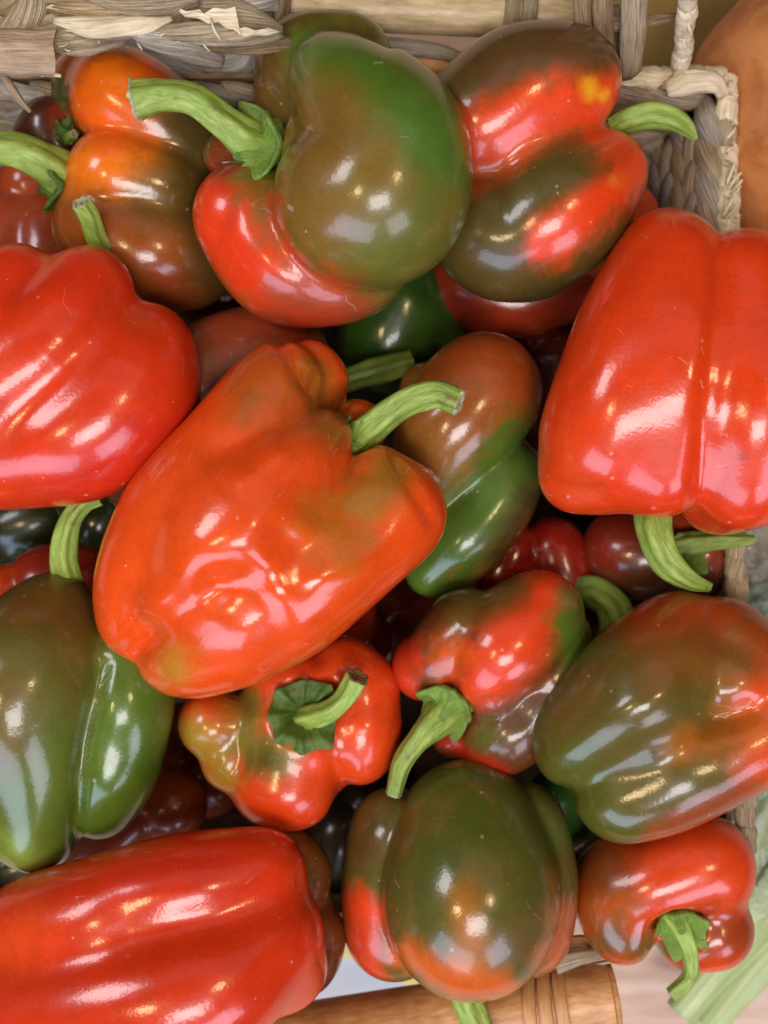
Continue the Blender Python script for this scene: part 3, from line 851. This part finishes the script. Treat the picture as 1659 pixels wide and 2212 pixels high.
pepper('added shade-dark green pepper in the gap below the ribbed red pepper at the left edge', [[(20, 1140, -480, 80), (90, 1120, -480, 84)], [(60, 1200, -500, 80)]], '2c3012', k=14, sub=5, seed=65)  # down to the basket: added filler peppers, coloured dark for shade in the gaps
pepper('added shade-dark red-brown pepper in the gap between the three-lobed orange and the big green-brown pepper', [[(430, 640, -420, 80), (330, 700, -420, 84)], [(500, 640, -430, 70)]], '643018', k=14, sub=5, seed=67)
pepper('added shade-dark red pepper deep in the gap right of the long olive-green pepper', [[(400, 1600, -440, 84), (360, 1680, -440, 80)], [(450, 1690, -450, 76)]], '6a2a14', k=14, sub=5, seed=69)
pepper('added shade-dark brown pepper deep in the gap above the small wavy red and olive one', [[(850, 1330, -430, 84), (820, 1420, -430, 78)], [(900, 1290, -440, 70)]], '702c14', k=14, sub=5, seed=71)
pepper('added shade-dark olive pepper deep in the gap below the pepper with the star-shaped calyx', [[(740, 1790, -500, 80), (720, 1870, -500, 74)], [(800, 1730, -510, 70)]], '32260f', k=14, sub=5, seed=73)
pepper('added shade-dark red pepper deep in the gap below the large red pepper stem', [[(1290, 1230, -440, 84), (1380, 1290, -440, 80)], [(1330, 1150, -450, 76)]], '3c140e', k=14, sub=5, seed=75)
pepper('added shade-dark green pepper deep in the lower left gap behind the long red pepper', [[(30, 1870, -500, 84), (110, 1850, -500, 78)], [(60, 1930, -520, 70)]], '26260f', k=14, sub=5, seed=77)

# ------------------------------------------------------------------ basket
XR, YB, YF, XL = 780, 992, -985, -1180       # wall planes in u (x right, y back)
HB = -720
M_FLOOR = fibre_material('seagrass_floor_shade', [(.28, lin('3a2a1e')), (.5, lin('54402e')), (.72, lin('6a533c'))], 1.6, 14, .7, .8, .0009, .6, .2)  # seagrass darkened in colour to stand in for shade under the heap
basket = empty('wicker_basket', Vector((-.01, 0, HB * S)), 'rectangular woven seagrass basket with cane handles holding the peppers', 'basket')
def wbox(name, lo, hi, mat, parent):
    (x0, y0, z0), (x1, y1, z1) = lo, hi
    V = [(x, y, z) for x in (x0, x1) for y in (y0, y1) for z in (z0, z1)]
    V = [tuple(c * S for c in v) for v in V]
    F = [(0, 1, 3, 2), (4, 6, 7, 5), (0, 4, 5, 1), (2, 3, 7, 6), (0, 2, 6, 4), (1, 5, 7, 3)]
    U = [(v[0] / .02, v[1] / .02 + v[2] / .02) for v in V]
    return put(name, V, F, mat, parent, uvs=U, smooth=False)
wbox('basket_floor', (XL - 13, YF - 13, HB - 12), (XR + 13, YB + 13, HB), M_FLOOR, basket)
wbox('light_block_panel', (XR + 14, YF, HB), (XR + 26, YB + 26, -185), M_GRASS_DARK, basket)  # thin panels added behind the weave to block light
wbox('light_block_panel', (XL - 26, YF, HB), (XL - 14, YB + 26, -185), M_GRASS_DARK, basket)
wbox('light_block_panel', (XL - 14, YB + 14, HB), (XR + 14, YB + 26, -185), M_GRASS_DARK, basket)
wbox('light_block_panel', (XL - 14, YF - 26, HB), (XR + 14, YF - 14, -380), M_GRASS_DARK, basket)

def wstrand(p0, p1, r, mat, up, bow=0.0, name='woven_strand', flat=.45, seed=0):
    """leaf-like strand between two points in u; up is the wall's normal"""
    p0 = np.array(p0, float); p1 = np.array(p1, float); upv = np.array(up, float)
    mid = (p0 + p1) / 2 + upv * bow
    q = lambda t: (1 - t) ** 2 * p0 + 2 * t * (1 - t) * mid + t * t * p1
    prof = [(0, .25), (.12, .72), (.3, .98), (.5, 1.05), (.7, .98), (.88, .72), (1, .25)]
    nodes = [(*(q(t) * S), r * k * S) for t, k in prof]
    return strand(name, nodes, mat, basket, n=2, sides=12, flat=flat, up=up, jit=.08, seed=seed, world=True, twist=.5)
sd = 0
mats = [M_GRASS, M_GRASS_GREY, M_GRASS_DARK]
def xw(h): return XR - 2 - (-165 - h) * .30
def yw(h): return YB - 2 - (-165 - h) * .22
NR, NB = (-.958, 0, .287), (0, -.977, .215)
for row in range(8):                                   # right wall, braid rows run along y
    h = -205 - row * 52
    tilt = 40 if row % 2 else -40
    y = YB + 6 - (row % 2) * 44
    while y > YF + 100:
        if y > 330 or (row and y < -200):
            sd += 1
            wstrand((xw(h + tilt), y, h + tilt), (xw(h - tilt), y - 175, h - tilt), 38, random.choice(mats[:2] if y > 330 else mats), NR, 30, seed=sd)
        y -= 76
for row in range(8):                                   # back wall, rows along x
    h = -205 - row * 52
    tilt = 34 if row % 2 else -34
    x = XR - 10 - (row % 2) * 44
    while x > -880:
        sd += 1
        wstrand((x, yw(h + tilt), h + tilt), (x - 180, yw(h - tilt), h - tilt), 38, random.choice(mats), NB, 30, seed=sd)
        x -= 88

# wrapped rim: short slanting turns of pale grass round the edge
def rim(p0, p1, r, pitch, seed0, mat=M_RIM, name='rim_wrap', lean=.35):
    p0 = np.array(p0, float); p1 = np.array(p1, float)
    L = np.linalg.norm(p1 - p0); d = (p1 - p0) / L
    n = int(L / pitch)
    rg = np.random.default_rng(seed0)
    for i in range(n):
        a = p0 + d * (i * pitch - 4)
        b = p0 + d * ((i + 1) * pitch + 10)
        j = rg.uniform(-2.5, 2.5, 3)
        rr = r * rg.uniform(.9, 1.1)
        nodes = [(*((a + j) * S), rr * .86 * S), (*((a * .8 + b * .2 + j) * S), rr * 1.0 * S), (*((a * .4 + b * .6 + j) * S), rr * 1.04 * S), (*((b + j * .5) * S), rr * .9 * S)]
        strand(name, nodes, mat if rg.random() > .25 else M_GRASS, basket, n=3, sides=14, jit=.10, seed=seed0 + i, world=True, flat=.9, twist=rg.uniform(-1, 1))
HR = -165
rim((545, YB + 6, HR), (XR + 10, YB + 6, HR), 27, 46, 100)
rim((XR + 10, YB + 10, HR), (XR + 14, 420, HR), 26, 52, 200)
rim((XR + 14, 420, HR), (XR + 56, -800, HR - 5), 25, 52, 300, mat=M_GRASS)

# raised handle section at the back: stakes, cord
for (x0, x1, r, mt) in ((1372, 1366, 31, M_GRASS), (1303, 1306, 24, M_GRASS_DARK), (1258, 1262, 22, M_GRASS_DARK)):
    strand('stake', [(x0 + 8, -60, 120, r), (x0, 10, 60, r), (x1, 90, -40, r), (x1 - 6, 160, -150, r * .9)], mt, basket, n=5, sides=16, flat=.5, jit=.07, seed=int(x0))
strand('stake', [(1300, 48, -10, 16), (1350, 52, -20, 17), (1420, 42, -20, 12), (1462, 36, 0, 8)], M_GRASS_DARK, basket, n=4, sides=10, seed=4)
strand('stake', [(1335, 20, -40, 24), (1338, 70, -80, 24), (1330, 150, -150, 20)], M_GRASS_DARK, basket, n=4, sides=12, seed=5)
a0 = np.array(at(1492, -40, 140)) / S; a1 = np.array(at(1470, 152, -150)) / S
rim(a0, a1, 21, 40, 500, name='cord_wrap')
for (p, q) in (((1486, 40, 40), (1494, 75, 30)), ((1545, 190, -150), (1570, 160, -140)), ((1560, 215, -150), (1588, 208, -140)), ((1565, 305, -150), (1590, 275, -140)), ((1568, 330, -150), (1585, 318, -140)),
               ((1572, 410, -140), (1602, 372, -110)), ((1575, 420, -140), (1604, 388, -115)), ((1574, 430, -140), (1600, 402, -115)), ((1570, 400, -140), (1588, 350, -110)), ((1560, 470, -140), (1590, 415, -100)), ((1563, 480, -150), (1597, 440, -110)),
               ((1600, 1850, -190), (1612, 1800, -180)), ((1250, 2085, -190), (1340, 2050, -150)), ((1240, 2090, -190), (1330, 2075, -160)), ((1235, 2070, -190), (1290, 2040, -160))):
    m_ = tuple((a + b) / 2 + random.uniform(-3, 3) for a, b in zip(p, q))
    strand('loose_fibre', [(*p, 4.5), (*m_, 4), (*q, 2.2)], M_STRAW, basket, n=3, sides=6, seed=int(p[1]))
strand('rim_wrap', [(1575, 390, -150, 15), (1580, 430, -145, 17), (1570, 490, -150, 14)], M_STRAW, basket, n=4, sides=10, flat=.6, seed=3, jit=.1)
# corner folds
strand('rim_wrap', [(1440, 195, -140, 20), (1490, 178, -125, 26), (1545, 180, -130, 22), (1560, 205, -150, 12)], M_RIM, basket, n=5, sides=12, flat=.6, jit=.1, seed=7)
strand('rim_wrap', [(1455, 165, -130, 10), (1500, 160, -120, 12), (1548, 163, -125, 9)], M_STRAW, basket, n=5, sides=10, flat=.6, jit=.1, seed=9)

# upper cane handle with its bindings
def cane(p0, p1, r, mat, sd_):
    P0 = np.array(p0, float); P1 = np.array(p1, float)
    nodes = []
    for t, k in ((0, .995), (.25, 1.0), (.5, 1.0), (.75, 1.005), (.96, 1.0), (.985, .97), (1, .9)):
        p = P0 * (1 - t) + P1 * t
        nodes.append((p[0], p[1], p[2], r * k))
    return strand('cane_rod', nodes, mat, basket, n=4, sides=36, jit=.012, seed=sd_)
def binding(p, dirv, r, wd, mat, sd_, off=(0, 0), lean=0.0):
    """a strap of grass looped round a cane: full ring slightly larger than the cane"""
    c = np.array(at(*p)); d = np.array(dirv, float); d /= np.linalg.norm(d)
    up = np.array([0, 0, 1.]); side = np.cross(d, up); side /= np.linalg.norm(side); upn = np.cross(side, d)
    rr = r * sc_at(p[2])
    nodes = []
    for i in range(25):
        a = 2 * math.pi * i / 24
        q = c + (side * math.cos(a) + upn * math.sin(a)) * rr + d * (lean * math.sin(a)) * S
        nodes.append((*q, wd * S))
    K = np.array(nodes)
    # flat strap: sweep with local up = radial
    V, F, U = [], [], []
    sides = 10
    for i in range(25):
        q = K[i, :3]; rad = (q - c); rad -= d * (rad @ d); rad /= np.linalg.norm(rad)
        for j in range(sides):
            b = 2 * math.pi * j / sides
            V.append(q + d * math.cos(b) * wd * S + rad * (math.sin(b) * wd * .32 + 1.5 * math.cos(5 * b + sd_)) * S)
            U.append((i / 6, abs(2 * j / sides - 1)))
    for i in range(24):
        for j in range(sides):
            kx = (j + 1) % sides
            F.append((i * sides + j, (i + 1) * sides + j, (i + 1) * sides + kx, i * sides + kx))
    return put('binding', V, F, mat, basket, uvs=U)
cane((545, 8, -190), (1272, 40, -190), 47, M_CANE, 1)
dv = np.array(at(1272, 40, -190)) - np.array(at(545, 8, -190))
binding((1095, 33, -190), dv, 53, 17, M_GRASS, 1, lean=8); binding((1128, 34, -190), dv, 53, 18, M_GRASS, 2, lean=12)
binding((574, 10, -190), dv, 55, 14, M_GRASS_DARK, 3, lean=14); binding((602, 11, -190), dv, 54, 12, M_GRASS, 4, lean=10); binding((620, 11, -190), dv, 52, 9, M_GRASS_DARK, 5, lean=6)
strand('strand_tail', [(1105, 80, -200, 18), (1060, 105, -215, 15), (1020, 125, -230, 10)], M_GRASS, basket, n=5, sides=10, flat=.5, seed=6)
strand('strand_tail', [(740, 92, -240, 16), (860, 100, -240, 19), (950, 112, -250, 17), (1010, 132, -260, 12)], M_GRASS_GREY, basket, n=5, sides=12, flat=.6, seed=8)
strand('woven_strand', [(800, 120, -270, 20), (900, 130, -270, 32), (1010, 146, -280, 24)], M_CANE_ORANGE, basket, n=5, sides=12, flat=.6, seed=8)  # amber colour here stands in for orange light on the strand
strand('woven_strand', [(520, 90, -260, 30), (600, 98, -260, 34), (720, 95, -270, 20)], M_CANE_ORANGE, basket, n=5, sides=12, flat=.6, seed=9)
strand('woven_strand', [(480, 158, -280, 20), (550, 168, -280, 30), (640, 160, -290, 24)], M_CANE_ORANGE, basket, n=5, sides=12, flat=.6, seed=10)

# thick braid at the upper left
braid = [
    ([(-60, 95, -10, 30), (20, 80, 20, 42), (62, 30, 40, 38), (80, -40, 40, 30)], M_GRASS, .7),
    ([(30, 66, 10, 14), (120, 62, 30, 34), (220, 66, 30, 30), (310, 62, 20, 14)], M_GRASS, .6),
    ([(70, -10, 30, 22), (170, 10, 50, 42), (290, 28, 50, 48), (400, 22, 40, 36), (490, 8, 20, 14)], M_GRASS_DARK, .6),
    ([(290, 72, -10, 14), (400, 74, 20, 34), (520, 86, 10, 32), (640, 96, -10, 14)], M_GRASS_DARK, .6),
    ([(420, 10, 40, 20), (500, 30, 60, 34), (570, 52, 40, 24), (610, 68, 20, 10)], M_GRASS, .6),
    ([(100, 85, -270, 20), (240, 105, -265, 40), (360, 135, -270, 46), (450, 180, -280, 30), (520, 220, -290, 16)], M_GRASS_GREY, .6),
    ([(120, 120, -300, 30), (220, 125, -300, 40), (330, 150, -310, 30)], M_GRASS_DARK, .6),
    ([(400, 100, -240, 18), (470, 125, -225, 42), (520, 130, -230, 46), (545, 95, -240, 24)], M_GRASS_GREY, .7),
    ([(540, 110, -260, 20), (520, 160, -285, 40), (450, 195, -290, 40), (380, 190, -290, 20)], M_GRASS_GREY, .6),
    ([(400, 215, -330, 24), (480, 225, -320, 34), (560, 240, -320, 26)], M_GRASS_DARK, .6),
    ([(-30, 190, -330, 30), (60, 200, -320, 40), (140, 190, -330, 26)], M_GRASS_GREY, .6),
    ([(-40, 262, -360, 30), (30, 247, -350, 34), (90, 257, -360, 22)], M_GRASS_GREY, .6),
    ([(440, -20, 40, 30), (540, -5, 50, 34), (600, 5, 20, 20)], M_GRASS_GREY, .6),
    ([(-20, 5, 20, 26), (20, 0, 40, 34), (60, -20, 40, 26)], M_GRASS_DARK, .6),
]
braid += [
    ([(240, 40, 60, 10), (320, 70, 58, 30), (410, 100, 30, 34), (480, 135, -20, 16)], M_GRASS_GREY, .6),
    ([(330, 66, 64, 10), (420, 70, 70, 24), (520, 76, 58, 26), (610, 74, 20, 10)], M_GRASS, .6),
    ([(118, 44, 64, 8), (200, 58, 72, 24), (300, 56, 72, 20), (372, 40, 64, 8)], M_RIM, .6),
    ([(60, 60, 40, 8), (110, 84, 44, 26), (180, 92, 36, 28), (270, 88, 20, 12)], M_GRASS, .6),
    ([(180, -20, 80, 16), (260, 0, 84, 26), (360, 10, 80, 22), (430, 4, 66, 8)], M_GRASS, .6)]
for i, (nd, mt, fl) in enumerate(braid):
    strand('braid_strand', nd, mt, basket, n=7, sides=20, flat=fl, jit=.10, ribs=7, ribamp=.035, seed=40 + i, twist=1.6)
# broken flakes and a sawn cane offcut
def flake(pts, th, mat, name='torn_flake'):
    P = [np.array(at(*p)) for p in pts]
    n = len(P)
    V = P + [p - np.array([0, 0, th * S]) for p in P]
    F = [tuple(range(n))[::-1], tuple(range(n, 2 * n))] + [(i, (i + 1) % n, n + (i + 1) % n, n + i) for i in range(n)]
    U = [((v[0]) / .02, (v[1]) / .01) for v in V]
    return put(name, V, F, mat, basket, uvs=U, smooth=False)
flake([(372, 10, 78), (402, 24, 88), (432, 20, 90), (440, 30, 92), (462, 16, 94), (486, 20, 92), (508, 14, 92), (514, 44, 88), (520, 76, 80), (504, 62, 88), (488, 60, 90), (470, 46, 92), (450, 50, 90), (428, 38, 90), (398, 34, 84)], 6, M_RIM)
flake([(508, 64, 80), (530, 58, 84), (552, 66, 80), (580, 60, 72), (604, 68, 60), (576, 76, 66), (548, 74, 72), (528, 80, 74)], 5, M_RIM)
def offcut():
    x0, x1 = -60, 118
    n = 14
    V, F, U = [], [], []
    prof = [(-52, -14), (-48, 8), (-20, 22), (18, 20), (46, 6), (52, -12), (30, -24), (-24, -26)]
    for i in range(n + 1):
        t = i / n
        x = x0 + (x1 - x0) * t
        for j, (py, ph) in enumerate(prof):
            jj = 4 * math.sin(j * 2.3) if i == n else 0
            q = at(x + jj, 108 + py * (1 + .03 * math.sin(i)) + 6 * math.sin(t * 2), 70 + ph + 1.6 * math.sin(j * 9 + i * .7))
            V.append(q); U.append((x * S / .02, j / 4))
    m = len(prof)
    for i in range(n):
        for j in range(m):
            kx = (j + 1) % m
            F.append((i * m + j, i * m + kx, (i + 1) * m + kx, (i + 1) * m + j))
    F.append(tuple(range(m))); F.append(tuple(n * m + j for j in range(m))[::-1])
    return put('cane_offcut', V, F, M_WOOD, basket, uvs=U, smooth=False)
offcut()
strand('splinter', [(0, 152, 40, 10), (24, 190, 40, 10), (48, 222, 38, 7), (66, 242, 36, 4)], M_WOOD, basket, n=4, sides=6, flat=.5, seed=3)
strand('loose_fibre', [(456, 40, 90, 3), (462, 62, 100, 3.5), (476, 86, 96, 2)], M_STRAW, basket, n=4, sides=6, seed=5)
strand('loose_fibre', [(88, 162, 40, 5), (104, 158, 44, 7), (132, 164, 40, 4)], M_STRAW, basket, n=4, sides=6, flat=.5, seed=6)

rf = np.random.default_rng(12)
for i in range(46):
    if i < 26:
        x0, y0, h0 = rf.uniform(0, 530), rf.uniform(15, 100), 62
        dx, dy = rf.normal(0, 26), rf.normal(6, 12)
    else:
        x0, y0, h0 = 1575 + rf.normal(0, 5), rf.uniform(190, 480), -138
        dx, dy = rf.normal(8, 10), rf.normal(0, 14)
    strand('loose_fibre', [(x0, y0, h0 - 14, 2.4), (x0 + dx * .5, y0 + dy * .5 + rf.normal(0, 3), h0 + rf.uniform(0, 14), 2.2), (x0 + dx, y0 + dy, h0 + rf.uniform(-4, 18), 1.2)], M_STRAW, basket, n=3, sides=5, seed=i)
# lower cane handle
cane((560, 2260, -190), (1328, 2146, -190), 76, M_CANE_ORANGE, 3)
dv = np.array(at(1328, 2146, -190)) - np.array(at(560, 2260, -190))
for i, (x, y, wd) in enumerate(((1158, 2171, 15), (1186, 2167, 16), (1214, 2163, 15))):
    binding((x, y, -190), dv, 82, wd, M_CANE_ORANGE, 10 + i, lean=-24 + i * 6)
strand('strand_tail', [(1200, 2085, -130, 22), (1260, 2068, -140, 16), (1330, 2062, -170, 8)], M_GRASS, basket, n=5, sides=10, flat=.5, seed=16)
strand('strand_tail', [(1180, 2060, -170, 24), (1250, 2045, -180, 26), (1330, 2040, -190, 14)], M_CANE_ORANGE, basket, n=5, sides=10, flat=.5, seed=18)

# ------------------------------------------------------------------ table and the blurred things around the basket
def plain(name, stops, scale, rough=.7, spec=.3, wood=False):
    m, nt, b = new_mat(name)
    geo = N(nt, 'ShaderNodeNewGeometry')
    mp = N(nt, 'ShaderNodeMapping')
    mp.inputs['Scale'].default_value = (1, 5, 1) if wood else (1, 1, 1)
    nt.links.new(geo.outputs['Position'], mp.inputs[0])
    n = noise(nt, mp.outputs[0], scale, 6, .6, .5)
    r = ramp(nt, stops)
    nt.links.new(n.outputs[0], r.inputs[0])
    nt.links.new(r.outputs[0], b.inputs['Base Color'])
    b.inputs['Roughness'].default_value = rough
    b.inputs['Specular IOR Level'].default_value = spec
    bump(nt, b, n.outputs[0], .3, .001)
    return m
M_TABLE = plain('table_wood', [(.3, lin('a8836c')), (.5, lin('c6a48e')), (.7, lin('d6bba8'))], 22, .55, .4, True)
HT = -760
tv = [(-6000, -6000), (6000, -6000), (6000, 6000), (-6000, 6000)]
t = put('table_top', [(x * S, y * S, HT * S) for x, y in tv], [(0, 1, 2, 3)], M_TABLE, smooth=False)
tag(t, kind='structure')

def slab(name, x0, y0, x1, y1, z0, z1, rot, mat, label, cat, bev=4):
    cx, cy = (x0 + x1) / 2, (y0 + y1) / 2
    bm = bmesh.new()
    bmesh.ops.create_cube(bm, size=1)
    for v in bm.verts:
        v.co = Vector((v.co.x * (x1 - x0) * S, v.co.y * (y1 - y0) * S, (v.co.z + .5) * (z1 - z0) * S))
    bmesh.ops.bevel(bm, geom=bm.edges[:], offset=bev * S, segments=2, affect='EDGES')
    me = bpy.data.meshes.new(name); bm.to_mesh(me); bm.free()
    me.materials.append(mat)
    o = bpy.data.objects.new(name, me); C.objects.link(o)
    o.location = (cx * S, cy * S, z0 * S); o.rotation_euler = (0, 0, rot)
    WORLD[o.name] = Vector(o.location)
    return tag(o, label, cat)
M_CARD = plain('grey_card', [(.3, lin('b4b6ba')), (.7, lin('c6c8cc'))], 20)
M_YEL = plain('yellow_card', [(.3, lin('d8bf70')), (.7, lin('e4cd84'))], 20)
M_KRAFT = plain('kraft_board', [(.3, lin('7c6236')), (.7, lin('94763f'))], 14)
def upoint(x, y, h):
    p = at(x, y, h); return p.x / S, p.y / S
x, y = upoint(800, 2150, -660)
slab('price_card', x - 260, y - 130, x + 200, y + 150, HT + 4, HT + 34, math.radians(12), M_CARD, 'pale grey card box lying on the table beneath the lower cane handle', 'box')
x, y = upoint(850, 2085, -600)
slab('paper_card', x - 300, y - 40, x + 130, y + 50, HT + 38, HT + 50, math.radians(-24), M_YEL, 'yellow paper card lying over the grey box beneath the handle', 'card')
x, y = upoint(1480, -40, -680)
slab('kraft_sheet', x - 260, y - 330, x + 330, y + 250, HT + 4, HT + 14, 0, M_KRAFT, 'brown kraft board sheet on the table behind the basket corner', 'board')

# squash
def pumpkin():
    m = plain('squash_skin', [(.32, lin('a4602c')), (.5, lin('bf7a46')), (.68, lin('b46c34'))], 55, .5, .35)
    c = np.array(at(1850, 262, -330))
    D, F = icosphere(5)
    th = np.arctan2(D[:, 1], D[:, 0])
    r = 400 * S * (1 + .035 * np.cos(th * 9)) * (1 - .06 * np.abs(D[:, 2]) ** 4)
    V = c + D * r[:, None] * np.array([1, 1.15, .86])
    root = empty('pumpkin', c - np.array([0, 0, 340 * S]), 'large orange squash beyond the upper right corner of the basket', 'squash')
    put('rind', V, F, m, root)
    q = c + np.array([0, 0, 330 * S])
    nodes = [(*(q + np.array([0, 0, -20 * S])), 40 * S), (*(q + np.array([10 * S, 8 * S, 50 * S])), 26 * S), (*(q + np.array([40 * S, 20 * S, 110 * S])), 22 * S)]
    V, F, U, _ = sweep(nodes, n=4, sides=15, ribs=5, ribamp=.15, world=True)
    put('stem', V, F, M_STEM_DARK, root, uvs=U)
pumpkin()

M_TRAY = plain('tray_olive', [(.3, lin('5a5a48')), (.5, lin('747462')), (.7, lin('8c8c80'))], 60, .35, .6)
x, y = upoint(1760, 1560, -690)
slab('produce_tray', x - 190, y - 560, x + 300, y + 560, HT + 4, HT + 30, 0, M_TRAY, 'olive grey produce tray under the greens right of the basket', 'tray')
# celery and leek in a clear bag on the right
M_CEL = fibre_material('celery_green', [(.3, lin('8a9c58')), (.5, lin('a8b878')), (.7, lin('c6d0a2'))], .25, 5, .4, .4, .0008, .3, .5)
M_LEAF = plain('leaf_pale', [(.3, lin('5c7a58')), (.5, lin('86a488')), (.7, lin('b0cab8'))], 70, .5)
def stalk_bundle(name, label, cat, spots, mat, part):
    root = empty(name, Vector(at(*spots[0][0][:3])) * 1.0, label, cat)
    for i, nd in enumerate(spots):
        V, F, U, _ = sweep(nd, n=6, sides=18, ribs=6, ribamp=.10, flat=.6, jit=.03, seed=i)
        put(part, V, F, mat, root, uvs=U)
    return root
stalk_bundle('celery_bunch', 'bunch of pale green celery stalks lying on the table at the lower right corner', 'celery',
    [[(1470, 2190, -560, 34), (1560, 2080, -560, 42), (1660, 1980, -560, 44), (1800, 1850, -560, 40)],
     [(1510, 2130, -560, 30), (1600, 2010, -560, 40), (1700, 1880, -560, 40), (1800, 1780, -560, 40)],
     [(1530, 2220, -580, 30), (1640, 2080, -580, 44), (1760, 1970, -580, 44)],
     [(1580, 1950, -590, 34), (1640, 1800, -590, 44), (1700, 1660, -590, 40)],
     [(1610, 1800, -600, 30), (1650, 1700, -600, 40), (1740, 1560, -600, 40)]], M_CEL, 'stalk')
root = empty('leafy_bunch', Vector(at(1640, 1400, -560)), 'pale blue-green leafy vegetable just outside the right rim of the basket', 'greens')
for i, (p, q, wdt) in enumerate((((1560, 1420, -560), (1720, 1380, -500), 60), ((1570, 1380, -570), (1720, 1320, -520), 54), ((1590, 1470, -570), (1730, 1480, -520), 60), ((1560, 1350, -600), (1700, 1260, -560), 40), ((1590, 1760, -600), (1700, 1690, -560), 46), ((1600, 1640, -600), (1720, 1600, -560), 44), ((1600, 1930, -600), (1720, 1850, -580), 40))):
    m_ = tuple((a + b) / 2 for a, b in zip(p, q))
    V, F, U, _ = sweep([(*p, 14), (*m_, wdt), (*q, wdt * .5)], n=7, sides=16, flat=.16, ribs=9, ribamp=.06, jit=.2, seed=i)
    put('leaf', V, F, M_LEAF, root, uvs=U)
# crumpled clear wrap
def film():
    m, nt, b = new_mat('clear_film')
    b.inputs['Base Color'].default_value = (.9, .9, .88, 1)
    b.inputs['Roughness'].default_value = .06
    b.inputs['Alpha'].default_value = .12
    b.inputs['Specular IOR Level'].default_value = .9
    nx, ny = 46, 120
    V, F = [], []
    rg = np.random.default_rng(3)
    G = rg.normal(0, 1, (nx + 1, ny + 1))
    for i in range(nx + 1):
        for j in range(ny + 1):
            x = 1530 + 330 * i / nx; y = 1090 + 900 * j / ny
            hh = -470 + 16 * math.sin(i * .9 + 2 * math.sin(j * .35)) + 14 * math.sin(j * .6 + i * .3) + 9 * G[i, j] - 60 * abs(2 * i / nx - 1) ** 4
            V.append(at(x, y, hh))
    for i in range(nx):
        for j in range(ny):
            a = i * (ny + 1) + j
            F.append((a, a + 1, a + ny + 2, a + ny + 1))
    o = put('plastic_wrap', V, F, m, None, smooth=False)
    mod = o.modifiers.new('thickness', 'SOLIDIFY'); mod.thickness = .0001
    tag(o, 'crumpled clear plastic wrap over the greens right of the basket', 'plastic wrap')
film()
